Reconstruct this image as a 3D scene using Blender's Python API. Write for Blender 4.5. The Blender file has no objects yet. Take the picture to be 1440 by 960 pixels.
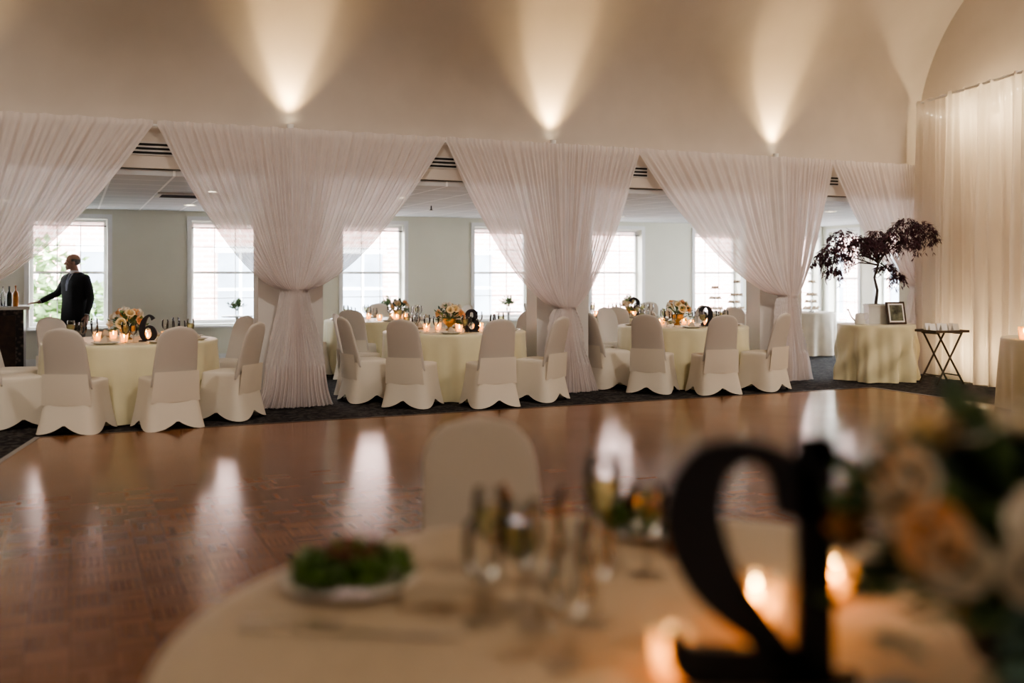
import bpy, math, random
from mathutils import Vector, Matrix, Quaternion
random.seed(7)
pi=math.pi
ANG=math.radians(23.77); CA,SA=math.cos(ANG),math.sin(ANG)
OX,OY=-2.38,10.75
def W(t,D,z=0): return Vector((OX+CA*t-SA*D, OY+SA*t+CA*D, z))
scene=bpy.context.scene
# ------------------------------------------------------------------ materials
def newmat(name):
    m=bpy.data.materials.new(name); m.use_nodes=True
    nt=m.node_tree; b=nt.nodes['Principled BSDF']; return m,nt,b
def M(name,col,rough=.6,metal=0,var=.08,scale=8,bump=0,emit=None,es=0,sheen=0,coords='Object'):
    m,nt,b=newmat(name)
    tc=nt.nodes.new('ShaderNodeTexCoord'); n=nt.nodes.new('ShaderNodeTexNoise'); n.inputs['Scale'].default_value=scale
    n.inputs['Detail'].default_value=4
    nt.links.new(tc.outputs[coords],n.inputs['Vector'])
    r=nt.nodes.new('ShaderNodeValToRGB')
    c=Vector(col)
    a=[max(0,x*(1-var)) for x in c]; d=[min(1,x*(1+var)) for x in c]
    r.color_ramp.elements[0].color=(*a,1); r.color_ramp.elements[1].color=(*d,1)
    r.color_ramp.elements[0].position=.35; r.color_ramp.elements[1].position=.65
    nt.links.new(n.outputs['Fac'],r.inputs['Fac']); nt.links.new(r.outputs['Color'],b.inputs['Base Color'])
    b.inputs['Roughness'].default_value=rough; b.inputs['Metallic'].default_value=metal
    if bump:
        bp=nt.nodes.new('ShaderNodeBump'); bp.inputs['Strength'].default_value=bump; bp.inputs['Distance'].default_value=.01
        nt.links.new(n.outputs['Fac'],bp.inputs['Height']); nt.links.new(bp.outputs['Normal'],b.inputs['Normal'])
    if emit: b.inputs['Emission Color'].default_value=(*emit,1); b.inputs['Emission Strength'].default_value=es
    if sheen: b.inputs['Sheen Weight'].default_value=sheen
    return m
def fabric(name,col,trans=.4,transp=.1,rough=.8,wscale=0):
    m=bpy.data.materials.new(name); m.use_nodes=True; nt=m.node_tree; nt.nodes.clear()
    out=nt.nodes.new('ShaderNodeOutputMaterial')
    d=nt.nodes.new('ShaderNodeBsdfDiffuse'); d.inputs[0].default_value=(*col,1)
    t=nt.nodes.new('ShaderNodeBsdfTranslucent'); t.inputs[0].default_value=(*col,1)
    tr=nt.nodes.new('ShaderNodeBsdfTransparent'); 
    m1=nt.nodes.new('ShaderNodeMixShader'); m1.inputs[0].default_value=trans
    m2=nt.nodes.new('ShaderNodeMixShader'); m2.inputs[0].default_value=transp
    tc=nt.nodes.new('ShaderNodeTexCoord'); n=nt.nodes.new('ShaderNodeTexNoise'); n.inputs['Scale'].default_value=3
    mr=nt.nodes.new('ShaderNodeMapRange'); mr.inputs[3].default_value=transp*.5; mr.inputs[4].default_value=transp*1.5
    nt.links.new(tc.outputs['Object'],n.inputs['Vector']); nt.links.new(n.outputs['Fac'],mr.inputs[0])
    nt.links.new(mr.outputs[0],m2.inputs[0])
    nt.links.new(d.outputs[0],m1.inputs[1]); nt.links.new(t.outputs[0],m1.inputs[2])
    nt.links.new(m1.outputs[0],m2.inputs[1]); nt.links.new(tr.outputs[0],m2.inputs[2]); nt.links.new(m2.outputs[0],out.inputs[0])
    return m
def glassmat(name,col=(1,1,1),body=0.0,emit=0):
    m=bpy.data.materials.new(name); m.use_nodes=True; nt=m.node_tree; nt.nodes.clear()
    out=nt.nodes.new('ShaderNodeOutputMaterial')
    tr=nt.nodes.new('ShaderNodeBsdfTransparent'); tr.inputs[0].default_value=(*col,1)
    g=nt.nodes.new('ShaderNodeBsdfGlossy'); g.inputs['Roughness'].default_value=.04
    lw=nt.nodes.new('ShaderNodeLayerWeight'); lw.inputs[0].default_value=.4
    mx=nt.nodes.new('ShaderNodeMixShader'); nt.links.new(lw.outputs['Fresnel'],mx.inputs[0])
    last=tr
    if body:
        d=nt.nodes.new('ShaderNodeBsdfTranslucent'); d.inputs[0].default_value=(*col,1)
        mb=nt.nodes.new('ShaderNodeMixShader'); mb.inputs[0].default_value=body
        nt.links.new(tr.outputs[0],mb.inputs[1]); nt.links.new(d.outputs[0],mb.inputs[2]); last=mb
    nt.links.new(last.outputs[0],mx.inputs[1]); nt.links.new(g.outputs[0],mx.inputs[2])
    fin=mx
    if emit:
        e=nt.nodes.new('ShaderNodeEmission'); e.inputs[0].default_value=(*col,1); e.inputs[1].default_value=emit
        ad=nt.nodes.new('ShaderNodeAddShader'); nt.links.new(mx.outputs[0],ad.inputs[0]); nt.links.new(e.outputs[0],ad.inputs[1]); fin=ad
    nt.links.new(fin.outputs[0],out.inputs[0]); return m
def math_(nt,op,a,b=None,c=None):
    n=nt.nodes.new('ShaderNodeMath'); n.operation=op
    for i,v in enumerate((a,b,c)):
        if v is None: continue
        if isinstance(v,(int,float)): n.inputs[i].default_value=v
        else: nt.links.new(v,n.inputs[i])
    return n.outputs[0]
def parquet():
    m,nt,b=newmat('parquet')
    tc=nt.nodes.new('ShaderNodeTexCoord'); sp=nt.nodes.new('ShaderNodeSeparateXYZ')
    nt.links.new(tc.outputs['Object'],sp.inputs[0])
    S=1/.155
    x=math_(nt,'MULTIPLY',sp.outputs[0],S); y=math_(nt,'MULTIPLY',sp.outputs[1],S)
    fx=math_(nt,'FLOOR',x); fy=math_(nt,'FLOOR',y)
    ck=math_(nt,'FLOORED_MODULO',math_(nt,'ADD',fx,fy),2.0)
    frx=math_(nt,'FRACT',x); fry=math_(nt,'FRACT',y)
    s=math_(nt,'ADD',math_(nt,'MULTIPLY',frx,math_(nt,'SUBTRACT',1.0,ck)),math_(nt,'MULTIPLY',fry,ck))
    s5=math_(nt,'MULTIPLY',s,5.0); idx=math_(nt,'FLOOR',s5); fs=math_(nt,'FRACT',s5)
    cb=nt.nodes.new('ShaderNodeCombineXYZ')
    nt.links.new(math_(nt,'ADD',fx,math_(nt,'MULTIPLY',idx,.137)),cb.inputs[0]); nt.links.new(fy,cb.inputs[1]); nt.links.new(ck,cb.inputs[2])
    wn=nt.nodes.new('ShaderNodeTexWhiteNoise'); nt.links.new(cb.outputs[0],wn.inputs['Vector'])
    cb2=nt.nodes.new('ShaderNodeCombineXYZ'); nt.links.new(fx,cb2.inputs[0]); nt.links.new(fy,cb2.inputs[1])
    wn2=nt.nodes.new('ShaderNodeTexWhiteNoise'); nt.links.new(cb2.outputs[0],wn2.inputs['Vector'])
    f=math_(nt,'ADD',math_(nt,'MULTIPLY',wn.outputs['Value'],.5),math_(nt,'MULTIPLY',wn2.outputs['Value'],.35))
    f=math_(nt,'ADD',f,math_(nt,'MULTIPLY',ck,.15))
    r=nt.nodes.new('ShaderNodeValToRGB'); e=r.color_ramp.elements
    e[0].color=(.155,.062,.024,1); e[1].color=(.275,.125,.054,1); e[0].position=.05; e[1].position=.95
    nt.links.new(f,r.inputs['Fac'])
    edge=math_(nt,'LESS_THAN',fs,.07)
    e2=math_(nt,'LESS_THAN',math_(nt,'MINIMUM',frx,fry),.025)
    gap=math_(nt,'MAXIMUM',edge,e2)
    mx=nt.nodes.new('ShaderNodeMixRGB'); mx.blend_type='MULTIPLY'; mx.inputs[2].default_value=(.62,.57,.55,1)
    nt.links.new(gap,mx.inputs[0]); nt.links.new(r.outputs[0],mx.inputs[1]); nt.links.new(mx.outputs[0],b.inputs['Base Color'])
    n2=nt.nodes.new('ShaderNodeTexNoise'); n2.inputs['Scale'].default_value=1.3; nt.links.new(tc.outputs['Object'],n2.inputs['Vector'])
    mr=nt.nodes.new('ShaderNodeMapRange'); mr.inputs[3].default_value=.13; mr.inputs[4].default_value=.24
    nt.links.new(n2.outputs['Fac'],mr.inputs[0]); nt.links.new(mr.outputs[0],b.inputs['Roughness'])
    bp=nt.nodes.new('ShaderNodeBump'); bp.inputs['Strength'].default_value=.28; bp.inputs['Distance'].default_value=.004
    h=math_(nt,'SUBTRACT',math_(nt,'MULTIPLY',wn2.outputs['Value'],.6),math_(nt,'MULTIPLY',gap,.5))
    nt.links.new(h,bp.inputs['Height']); nt.links.new(bp.outputs['Normal'],b.inputs['Normal'])
    b.inputs['Specular IOR Level'].default_value=.32
    b.inputs['Specular Tint'].default_value=(1,.88,.76,1)
    return m
def carpet():
    m,nt,b=newmat('carpet_pattern')
    tc=nt.nodes.new('ShaderNodeTexCoord')
    v=nt.nodes.new('ShaderNodeTexVoronoi'); v.inputs['Scale'].default_value=5; v.feature='DISTANCE_TO_EDGE'
    n=nt.nodes.new('ShaderNodeTexNoise'); n.inputs['Scale'].default_value=7; n.inputs['Distortion'].default_value=2.5
    nt.links.new(tc.outputs['Object'],v.inputs['Vector']); nt.links.new(tc.outputs['Object'],n.inputs['Vector'])
    r=nt.nodes.new('ShaderNodeValToRGB'); e=r.color_ramp.elements
    e[0].color=(.012,.012,.016,1); e[0].position=.44; e[1].color=(.065,.060,.058,1); e[1].position=.58
    nt.links.new(n.outputs['Fac'],r.inputs[0])
    r2=nt.nodes.new('ShaderNodeValToRGB'); r2.color_ramp.elements[0].color=(.6,.55,.5,1); r2.color_ramp.elements[1].color=(1,1,1,1); r2.color_ramp.elements[1].position=.1
    nt.links.new(v.outputs['Distance'],r2.inputs[0])
    mx=nt.nodes.new('ShaderNodeMixRGB'); mx.blend_type='MULTIPLY'; mx.inputs[0].default_value=1
    nt.links.new(r.outputs[0],mx.inputs[1]); nt.links.new(r2.outputs[0],mx.inputs[2]); nt.links.new(mx.outputs[0],b.inputs['Base Color'])
    b.inputs['Roughness'].default_value=.95; b.inputs['Specular IOR Level'].default_value=.2; return m
def ceiltile():
    m,nt,b=newmat('acoustic_tile')
    tc=nt.nodes.new('ShaderNodeTexCoord'); br=nt.nodes.new('ShaderNodeTexBrick')
    br.offset=0; br.inputs['Scale'].default_value=1; br.inputs['Brick Width'].default_value=.6; br.inputs['Row Height'].default_value=.6
    br.inputs['Mortar Size'].default_value=.014; br.inputs['Color1'].default_value=(.60,.61,.62,1); br.inputs['Color2'].default_value=(.54,.56,.58,1)
    br.inputs['Mortar'].default_value=(.9,.9,.9,1)
    nt.links.new(tc.outputs['Object'],br.inputs['Vector']); nt.links.new(br.outputs['Color'],b.inputs['Base Color']); b.inputs['Roughness'].default_value=.9
    return m
def brickmat():
    m,nt,b=newmat('brick_masonry')
    tc=nt.nodes.new('ShaderNodeTexCoord'); mp=nt.nodes.new('ShaderNodeMapping'); mp.inputs['Rotation'].default_value=(pi/2,0,0)
    br=nt.nodes.new('ShaderNodeTexBrick'); br.inputs['Scale'].default_value=1; br.inputs['Brick Width'].default_value=.4; br.inputs['Row Height'].default_value=.14
    br.inputs['Mortar Size'].default_value=.02; br.inputs['Color1'].default_value=(.62,.36,.31,1); br.inputs['Color2'].default_value=(.54,.30,.26,1); br.inputs['Mortar'].default_value=(.76,.63,.58,1)
    nt.links.new(tc.outputs['Object'],mp.inputs[0]); nt.links.new(mp.outputs[0],br.inputs['Vector']); nt.links.new(br.outputs['Color'],b.inputs['Base Color']); b.inputs['Roughness'].default_value=.9
    return m
def granite():
    m,nt,b=newmat('granite_dark')
    tc=nt.nodes.new('ShaderNodeTexCoord'); v=nt.nodes.new('ShaderNodeTexVoronoi'); v.inputs['Scale'].default_value=18
    nt.links.new(tc.outputs['Object'],v.inputs['Vector'])
    r=nt.nodes.new('ShaderNodeValToRGB'); e=r.color_ramp.elements; e[0].color=(.20,.15,.12,1); e[1].color=(.02,.016,.016,1); e[1].position=.5
    nt.links.new(v.outputs['Distance'],r.inputs[0]); nt.links.new(r.outputs[0],b.inputs['Base Color']); b.inputs['Roughness'].default_value=.3
    return m
mWall=M('plaster_beige',(.61,.555,.50),.8,var=.03,scale=2,bump=.05)
mHead=M('plaster_header',(.60,.58,.56),.8,var=.03,scale=2)
mBack=M('paint_cream',(.76,.75,.65),.8,var=.02,scale=2)
mTrim=M('trim_white',(.85,.85,.84),.5,var=.02)
mPar=parquet(); mCar=carpet(); mTile=ceiltile(); mBrick=brickmat(); mGran=granite()
mDrape=fabric('sheer_drape',(.93,.875,.865),.42,.19)
mDrapeW=fabric('sheer_drape_warm',(.90,.85,.80),.45,.06)
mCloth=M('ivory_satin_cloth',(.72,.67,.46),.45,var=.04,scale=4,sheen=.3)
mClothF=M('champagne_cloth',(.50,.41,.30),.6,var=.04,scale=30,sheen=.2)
mCover=fabric('spandex_cover',(.80,.74,.64),.12,.0)
mCoverB=fabric('spandex_back',(.70,.655,.60),.25,.0)
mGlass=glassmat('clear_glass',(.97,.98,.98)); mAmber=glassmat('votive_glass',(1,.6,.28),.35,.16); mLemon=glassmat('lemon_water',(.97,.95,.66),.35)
mBlackp=M('black_paint',(.010,.009,.014),.5,var=.1)
mSilver=M('silver_metal',(.7,.7,.7),.22,1,var=.05)
mEdge=M('aluminium_edge',(.35,.34,.33),.5,.6,var=.05)
mPlate=M('white_china',(.78,.75,.70),.2,var=.02)
mNap=M('napkin_linen',(.50,.42,.32),.8,var=.05,scale=40)
mNapB=M('napkin_grey_blue',(.42,.46,.52),.8,var=.05,scale=40)
mWood=M('dark_wood',(.05,.028,.018),.4,var=.3,scale=12)
mWoodL=M('turned_wood',(.34,.17,.08),.4,var=.2,scale=20)
mFlame=M('candle_flame',(1,.6,.2),.5,emit=(1,.55,.18),es=60)
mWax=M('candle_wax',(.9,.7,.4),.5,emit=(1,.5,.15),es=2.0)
mLeaf=M('leaf_green',(.12,.20,.08),.55,var=.4,scale=25)
mLeafD=M('leaf_eucalyptus',(.09,.155,.135),.6,var=.3,scale=20)
mMaple=M('maple_leaf_purple',(.055,.016,.030),.6,var=.5,scale=20)
mBark=M('bark',(.05,.035,.03),.8,var=.4,scale=30,bump=.3)
mRoseW=M('petal_white',(.80,.73,.62),.6,var=.05); mRoseP=M('petal_peach',(.84,.50,.26),.6,var=.12); mRoseY=M('petal_cream',(.84,.68,.40),.6,var=.08)
mSalad=M('lettuce',(.10,.19,.04),.4,var=.5,scale=40); mNut=M('candied_nuts',(.15,.055,.03),.5,var=.4,scale=50)
mSuit=M('suit_wool',(.012,.013,.018),.8,var=.25,scale=60); mShirt=M('shirt_cotton',(.70,.72,.75),.7,var=.02); mSkin=M('skin',(.34,.19,.135),.55,var=.08,scale=12)
mHair=M('grey_hair',(.12,.11,.10),.8,var=.4,scale=80); mEye=M('eye_white',(.7,.7,.7),.3,var=.01); mTie=M('tie_silk',(.10,.10,.16),.4,var=.2,scale=80)
mDark=M('dark_void',(.02,.02,.02),.9,var=.1); mWin=M('far_window_glass',(.22,.25,.29),.15,var=.2,scale=1)
mPot=M('planter_white',(.7,.7,.68),.4,var=.03); mPhoto=M('photo_print',(.12,.13,.10),.3,var=.8,scale=9)
mTree=M('tree_leaf_bright',(.18,.27,.11),.7,var=.4,scale=3); mGround=M('pavement',(.35,.35,.34),.9,var=.1)
mBrass=M('brass',(.5,.36,.16),.35,1,var=.05); mCake=M('cake_icing',(.8,.62,.45),.6,var=.3,scale=30)
mLampOn=M('lamp_lens',(1,.9,.7),.5,emit=(1,.85,.6),es=25); mBott=M('bottle_glass',(.02,.03,.02),.1,var=.3); mBotO=M('bottle_amber',(.45,.16,.03),.12,var=.2)
mVase=M('vase_smoke',(.06,.06,.065),.2,var=.1)
# ------------------------------------------------------------------ mesh builder
class MB:
    def __init__(s): s.v=[];s.f=[];s.m=[];s.mats=[];s.T=Matrix.Identity(4)
    def mi(s,mat):
        if mat not in s.mats: s.mats.append(mat)
        return s.mats.index(mat)
    def add(s,vs,fs,mat):
        o=len(s.v); i=s.mi(mat)
        s.v+= [s.T@Vector(p) for p in vs]
        for f in fs: s.f.append([o+k for k in f]); s.m.append(i)
    def box(s,x0,x1,y0,y1,z0,z1,mat):
        s.add([(x0,y0,z0),(x1,y0,z0),(x1,y1,z0),(x0,y1,z0),(x0,y0,z1),(x1,y0,z1),(x1,y1,z1),(x0,y1,z1)],
              [(0,3,2,1),(4,5,6,7),(0,1,5,4),(1,2,6,5),(2,3,7,6),(3,0,4,7)],mat)
    def prism(s,pts,z0,z1,mat):
        n=len(pts); s.add([(x,y,z0) for x,y in pts]+[(x,y,z1) for x,y in pts],[tuple(range(n))[::-1],tuple(range(n,2*n))]+[(i,(i+1)%n,n+(i+1)%n,n+i) for i in range(n)],mat)
    def rings(s,rings,mat,cap0=True,cap1=True):
        n=len(rings[0]); vs=[p for r in rings for p in r]; fs=[]
        for i in range(len(rings)-1):
            for j in range(n):
                k=(j+1)%n; fs.append((i*n+j,i*n+k,(i+1)*n+k,(i+1)*n+j))
        if cap0: fs.append(tuple(range(n))[::-1])
        if cap1: fs.append(tuple((len(rings)-1)*n+j for j in range(n)))
        s.add(vs,fs,mat)
    def lathe(s,prof,mat,c=(0,0,0),n=20,cap0=False,cap1=False):
        rs=[[(c[0]+r*math.cos(2*pi*j/n),c[1]+r*math.sin(2*pi*j/n),c[2]+z) for j in range(n)] for r,z in prof]
        s.rings(rs,mat,cap0,cap1)
    def tube(s,pts,rad,mat,n=10,round_=True):
        pts=[Vector(p) for p in pts]; 
        if isinstance(rad,(int,float)): rad=[rad]*len(pts)
        rs=[]; up=None
        P=[];R=[];Tn=[]
        for i,p in enumerate(pts):
            a=pts[max(0,i-1)];b=pts[min(len(pts)-1,i+1)]; d=(b-a).normalized()
            P.append(p);R.append(rad[i]);Tn.append(d)
        if round_:
            e0=[(P[0]-Tn[0]*R[0]*k,R[0]*math.sqrt(max(0.0,1-k*k)),Tn[0]) for k in (.97,.75,.4)]
            e1=[(P[-1]+Tn[-1]*R[-1]*k,R[-1]*math.sqrt(max(0.0,1-k*k)),Tn[-1]) for k in (.4,.75,.97)]
        else: e0=e1=[]
        seq=e0+list(zip(P,R,Tn))+e1
        u=Vector((0,0,1)) if abs(Tn[0].z)<.9 else Vector((1,0,0))
        for p,r,d in seq:
            u=(u-d*u.dot(d)).normalized(); w=d.cross(u)
            rs.append([p+(u*math.cos(2*pi*j/n)+w*math.sin(2*pi*j/n))*r for j in range(n)])
        s.rings(rs,mat)
    def ell(s,c,r,mat,n=12,m=8,rot=None):
        rs=[]
        for i in range(m+1):
            a=-pi/2+pi*(i+.0)/m; a=max(-pi/2+.08,min(pi/2-.08,a))
            ring=[]
            for j in range(n):
                b=2*pi*j/n; q=Vector((r[0]*math.cos(a)*math.cos(b),r[1]*math.cos(a)*math.sin(b),r[2]*math.sin(a)))
                if rot: q=rot@q
                ring.append(Vector(c)+q)
            rs.append(ring)
        s.rings(rs,mat)
    def obj(s,name,smooth=False,local=False,parent=None,loc=None,rot=0,autos=True):
        me=bpy.data.meshes.new(name); me.from_pydata([tuple(p) for p in s.v],[],s.f)
        for m in s.mats: me.materials.append(m)
        me.polygons.foreach_set('material_index',s.m)
        if smooth: me.polygons.foreach_set('use_smooth',[True]*len(me.polygons))
        me.update()
        o=bpy.data.objects.new(name,me); scene.collection.objects.link(o)
        if local: o.location=(OX,OY,0); o.rotation_euler=(0,0,ANG)
        if loc is not None: o.location=loc
        if rot: o.rotation_euler=(0,0,rot)
        if parent: o.parent=parent
        return o
def inst(o,name,loc,rot=0):
    n=bpy.data.objects.new(name,o.data); scene.collection.objects.link(n); n.location=loc; n.rotation_euler=(0,0,rot); return n
# ------------------------------------------------------------------ room shell (local frame t,D,z)
TL,TR=-9.0,9.0; DB=-13.5
b=MB(); b.box(-12,14,DB,8,-.1,0,mCar); b.obj('floor',local=True)
b=MB(); b.prism([(-2.42,-1.3),(-4.05,-9.5),(6.9,-9.5),(6.9,-1.3)],0,.010,mPar); o=b.obj('dance_floor',local=True)
b=MB()
b.prism([(-2.42,-1.3),(-2.46,-1.26),(-4.10,-9.54),(-4.05,-9.5)],0,.013,mEdge); b.box(-2.46,6.94,-1.3,-1.26,0,.013,mWood); b.box(6.9,6.94,-9.5,-1.3,0,.013,mEdge)
b.obj('trim_1',local=True)
b=MB(); b.box(TL,12.5,0.01,.35,2.5,6.3,mWall); b.obj('wall_header',local=True)
b=MB()
for t in (-6.58,-3.29,0,3.29,6.58): b.box(t-.35,t+.35,.03,.33,0,2.5,mHead)
b.obj('wall_piers',local=True)
b=MB(); b.box(TR,TR+.25,DB,.0,0,6.3,mWall); b.obj('wall_right',local=True)
b=MB(); b.box(TL-.25,TL,DB,6.3,0,6.3,mWall); b.obj('wall_left',local=True)
b=MB(); b.box(TL,TR,DB-.25,DB,0,6.3,mWall); b.obj('wall_rear',local=True)
b=MB(); b.box(9.0,12.5,0,.35,0,2.5,mBack); b.obj('wall_back_room_front',local=True)
prof=[(0,2.5),(0,3.0)]
for i in range(33):
    th=pi/2*i/32; prof.append((-2.9*(1-math.cos(th)),3.35+2.6*math.sin(th)))
prof+= [(DB-d,z) for d,z in reversed(prof)]
b=MB(); vs=[];fs=[];n=len(prof)
for t in (TL,TR+.02):
    for d,z in prof: vs.append((t,d,z))
for i in range(n-1): fs.append((i,i+1,n+i+1,n+i))
b.add(vs,fs,mWall); b.obj('ceiling_vault',smooth=True,local=True)
b=MB(); b.box(TL-.3,TR+.3,DB-.3,.3,6.35,6.5,mWall); b.obj('ceiling_slab',local=True)
b=MB(); b.box(TL-.05,12.6,.05,6.2,2.43,2.49,mTile); b.obj('ceiling_back_room',local=True)
WB,WT,HW=.60,2.28,.55
cs=[-6.9,-4.6,-2.22,.14,2.62,5.05,7.46,9.8,11.82]
def holes_wall(b,a0,a1,d0,d1,z1,holes,zb,zt,mat,swap=False):
    def bx(x0,x1,z0,zz):
        if swap: b.box(d0,d1,x0,x1,z0,zz,mat)
        else: b.box(x0,x1,d0,d1,z0,zz,mat)
    bx(a0,a1,0,zb); bx(a0,a1,zt,z1); p=a0
    for h0,h1 in holes: bx(p,h0,zb,zt); p=h1
    bx(p,a1,zb,zt)
b=MB(); holes_wall(b,TL,12.75,6.0,6.3,2.6,[(c-HW,c+HW) for c in cs],WB,WT,mBack); b.obj('wall_back',local=True)
eh=[(1.2,2.3),(3.3,4.45),(4.95,5.8)]
b=MB(); holes_wall(b,.35,6.0,12.5,12.75,2.6,eh,.35,2.3,mBack,True); b.obj('wall_end',local=True)
b=MB(); b.box(TL,12.5,5.97,6.0,0,.12,mTrim); b.obj('baseboard_back',local=True)
b=MB(); b.box(TR-.02,TR,DB,0,0,.14,mTrim); b.obj('baseboard_right',local=True)
def window(name,w,zb,zt,M4,blind=True):
    b=MB(); b.T=M4
    h=w/2; y0,y1=.16,.22
    b.box(-h,-h+.05,y0,y1,zb,zt,mTrim); b.box(h-.05,h,y0,y1,zb,zt,mTrim)
    b.box(-h+.05,h-.05,y0,y1,zb,zb+.07,mTrim); b.box(-h+.05,h-.05,y0,y1,zt-.05,zt,mTrim)
    zm=(zb+zt)/2; b.box(-h+.05,h-.05,y0-.01,y1-.01,zm-.020,zm+.020,mTrim)
    for k in (1,2):
        x=-h+.05+(w-.1)*k/3; b.box(x-.007,x+.007,y0+.035,y1-.01,zb+.07,zt-.05,mTrim)
    for z in ((zb+zm)/2,(zt+zm)/2): b.box(-h+.05,h-.05,y0+.035,y1-.01,z-.007,z+.007,mTrim)
    b.box(-h-.07,-h,-.02,.0,zb-.02,zt+.07,mTrim); b.box(h,h+.07,-.02,0,zb-.02,zt+.07,mTrim); b.box(-h,h,-.02,0,zt,zt+.07,mTrim)
    b.box(-h-.08,h+.08,-.06,0,zb-.05,zb-.02,mTrim); b.box(-h+.001,h-.001,0,.16,zb,zb+.01,mTrim)
    if blind:
        for k in range(7): b.box(-h+.02,h-.02,.06,.10,zt-.02-.013*k-.008,zt-.02-.013*k,mHead if k%2 else mTrim)
        b.box(-h+.015,h-.015,.05,.11,zt-.12,zt-.105,mDark)
    return b.obj(name)
LM=Matrix.Translation((OX,OY,0))@Matrix.Rotation(ANG,4,'Z')
for i,c in enumerate(cs): window('window_%d'%(i+1),2*HW,WB,WT,LM@Matrix.Translation((c,6.0,0)))
for i,(h0,h1) in enumerate(eh):
    window('window_%d'%(len(cs)+1+i),h1-h0,.35,2.3,LM@Matrix.Translation((12.5,(h0+h1)/2,0))@Matrix.Rotation(-pi/2,4,'Z'))
for t in (-1.42,1.69,4.25,7.32):
    b=MB(); b.box(t-.22,t+.22,-.012,-.0,2.63,2.77,mHead)
    for k in range(3): b.box(t-.20,t+.20,-.018,-.012,2.645+.042*k,2.667+.042*k,mDark)
    b.obj('air_vent',local=True)
b=MB()
b.box(-1.2,-.2,2.2,2.8,2.405,2.43,mHead)
for k in range(5): b.box(-1.15,-.25,2.28+.1*k,2.31+.1*k,2.40,2.405,mDark)
b.obj('ceiling_diffuser',local=True)
for t in (-3,-.6,1.8,4.2,6.6,9):
    for D in (1.8,4.4):
        b=MB(); b.lathe([(.07,0),(.09,-.012),(.09,0)],mTrim,c=(t,D,2.43),n=16); b.lathe([(.001,-.004),(.07,-.004)],mLampOn,c=(t,D,2.43),n=16); b.obj('recessed_downlight',local=True)
    b=MB(); b.tube([(t+.9,3.2,2.429),(t+.9,3.2,2.37)],.008,mDark,n=6,round_=False); b.lathe([(.001,-.06),(.025,-.06),(.03,-.065)],mDark,c=(t+.9,3.2,2.43),n=10); b.obj('fire_sprinkler',local=True)
# ------------------------------------------------------------------ exterior
b=MB(); b.box(-14,30,17,17.5,-6,5.0,mBrick)
for i in range(12):
    for z in (-3.5,.0):
        x=-12.2+i*3.4; b.box(x,x+1.2,16.95,17.0,z,z+2.0,mWin); b.box(x-.12,x+1.32,16.9,17.0,z-.15,z,mTrim); b.box(x-.1,x+1.3,16.92,17,z+2,z+2.18,mTrim)
        b.box(x+.57,x+.63,16.93,16.95,z,z+2,mTrim); b.box(x,x+1.2,16.93,16.95,z+.97,z+1.03,mTrim)
b.box(-14,30,16.8,17.6,5,5.4,mTrim)
b.obj('brick_building',local=True)
b=MB(); b.box(-40,50,6.4,40,-6.2,-6,mGround); b.box(12.9,50,-15,6.4,-6.2,-6,mGround); b.obj('ground_outside',local=True)
def leaf(b,p,d,l,w,mat,curl=.15):
    d=d.normalized(); s=d.cross(Vector((random.gauss(0,.4),random.gauss(0,.4),1))); 
    if s.length<1e-3: s=Vector((1,0,0))
    s.normalize(); nrm=s.cross(d)
    p=Vector(p)
    b.add([p,p+d*l*.4+s*w,p+d*l*.45-nrm*w*.3,p+d*l*.4-s*w,p+d*l+nrm*l*curl],[(0,1,2),(0,2,3),(1,4,2),(2,4,3)],mat)
def leafcloud(b,c,r,n,size,mat,droop=0):
    for _ in range(n):
        while True:
            p=Vector((random.uniform(-1,1),random.uniform(-1,1),random.uniform(-1,1)))
            if p.length<1: break
        q=Vector(c)+Vector((p.x*r[0],p.y*r[1],p.z*r[2]))
        leaf(b,q,Vector((random.gauss(0,1),random.gauss(0,1),random.gauss(0,.6)-droop)),size*random.uniform(.6,1.2),size*.35,mat)
b=MB()
tp=W(-3.2,10.2)
b.tube([(tp.x,tp.y,-6),(tp.x+.1,tp.y,-2),(tp.x,tp.y,.2)],[.25,.2,.12],mBark)
for c,r in (((tp.x,tp.y,.9),(1.5,1.5,1.3)),((tp.x+1.2,tp.y+.2,.3),(1.1,1.2,1.0)),((tp.x-1.4,tp.y,.8),(1.5,1.3,1.3))): leafcloud(b,c,r,900,.26,mTree)
b.obj('street_tree')
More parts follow.
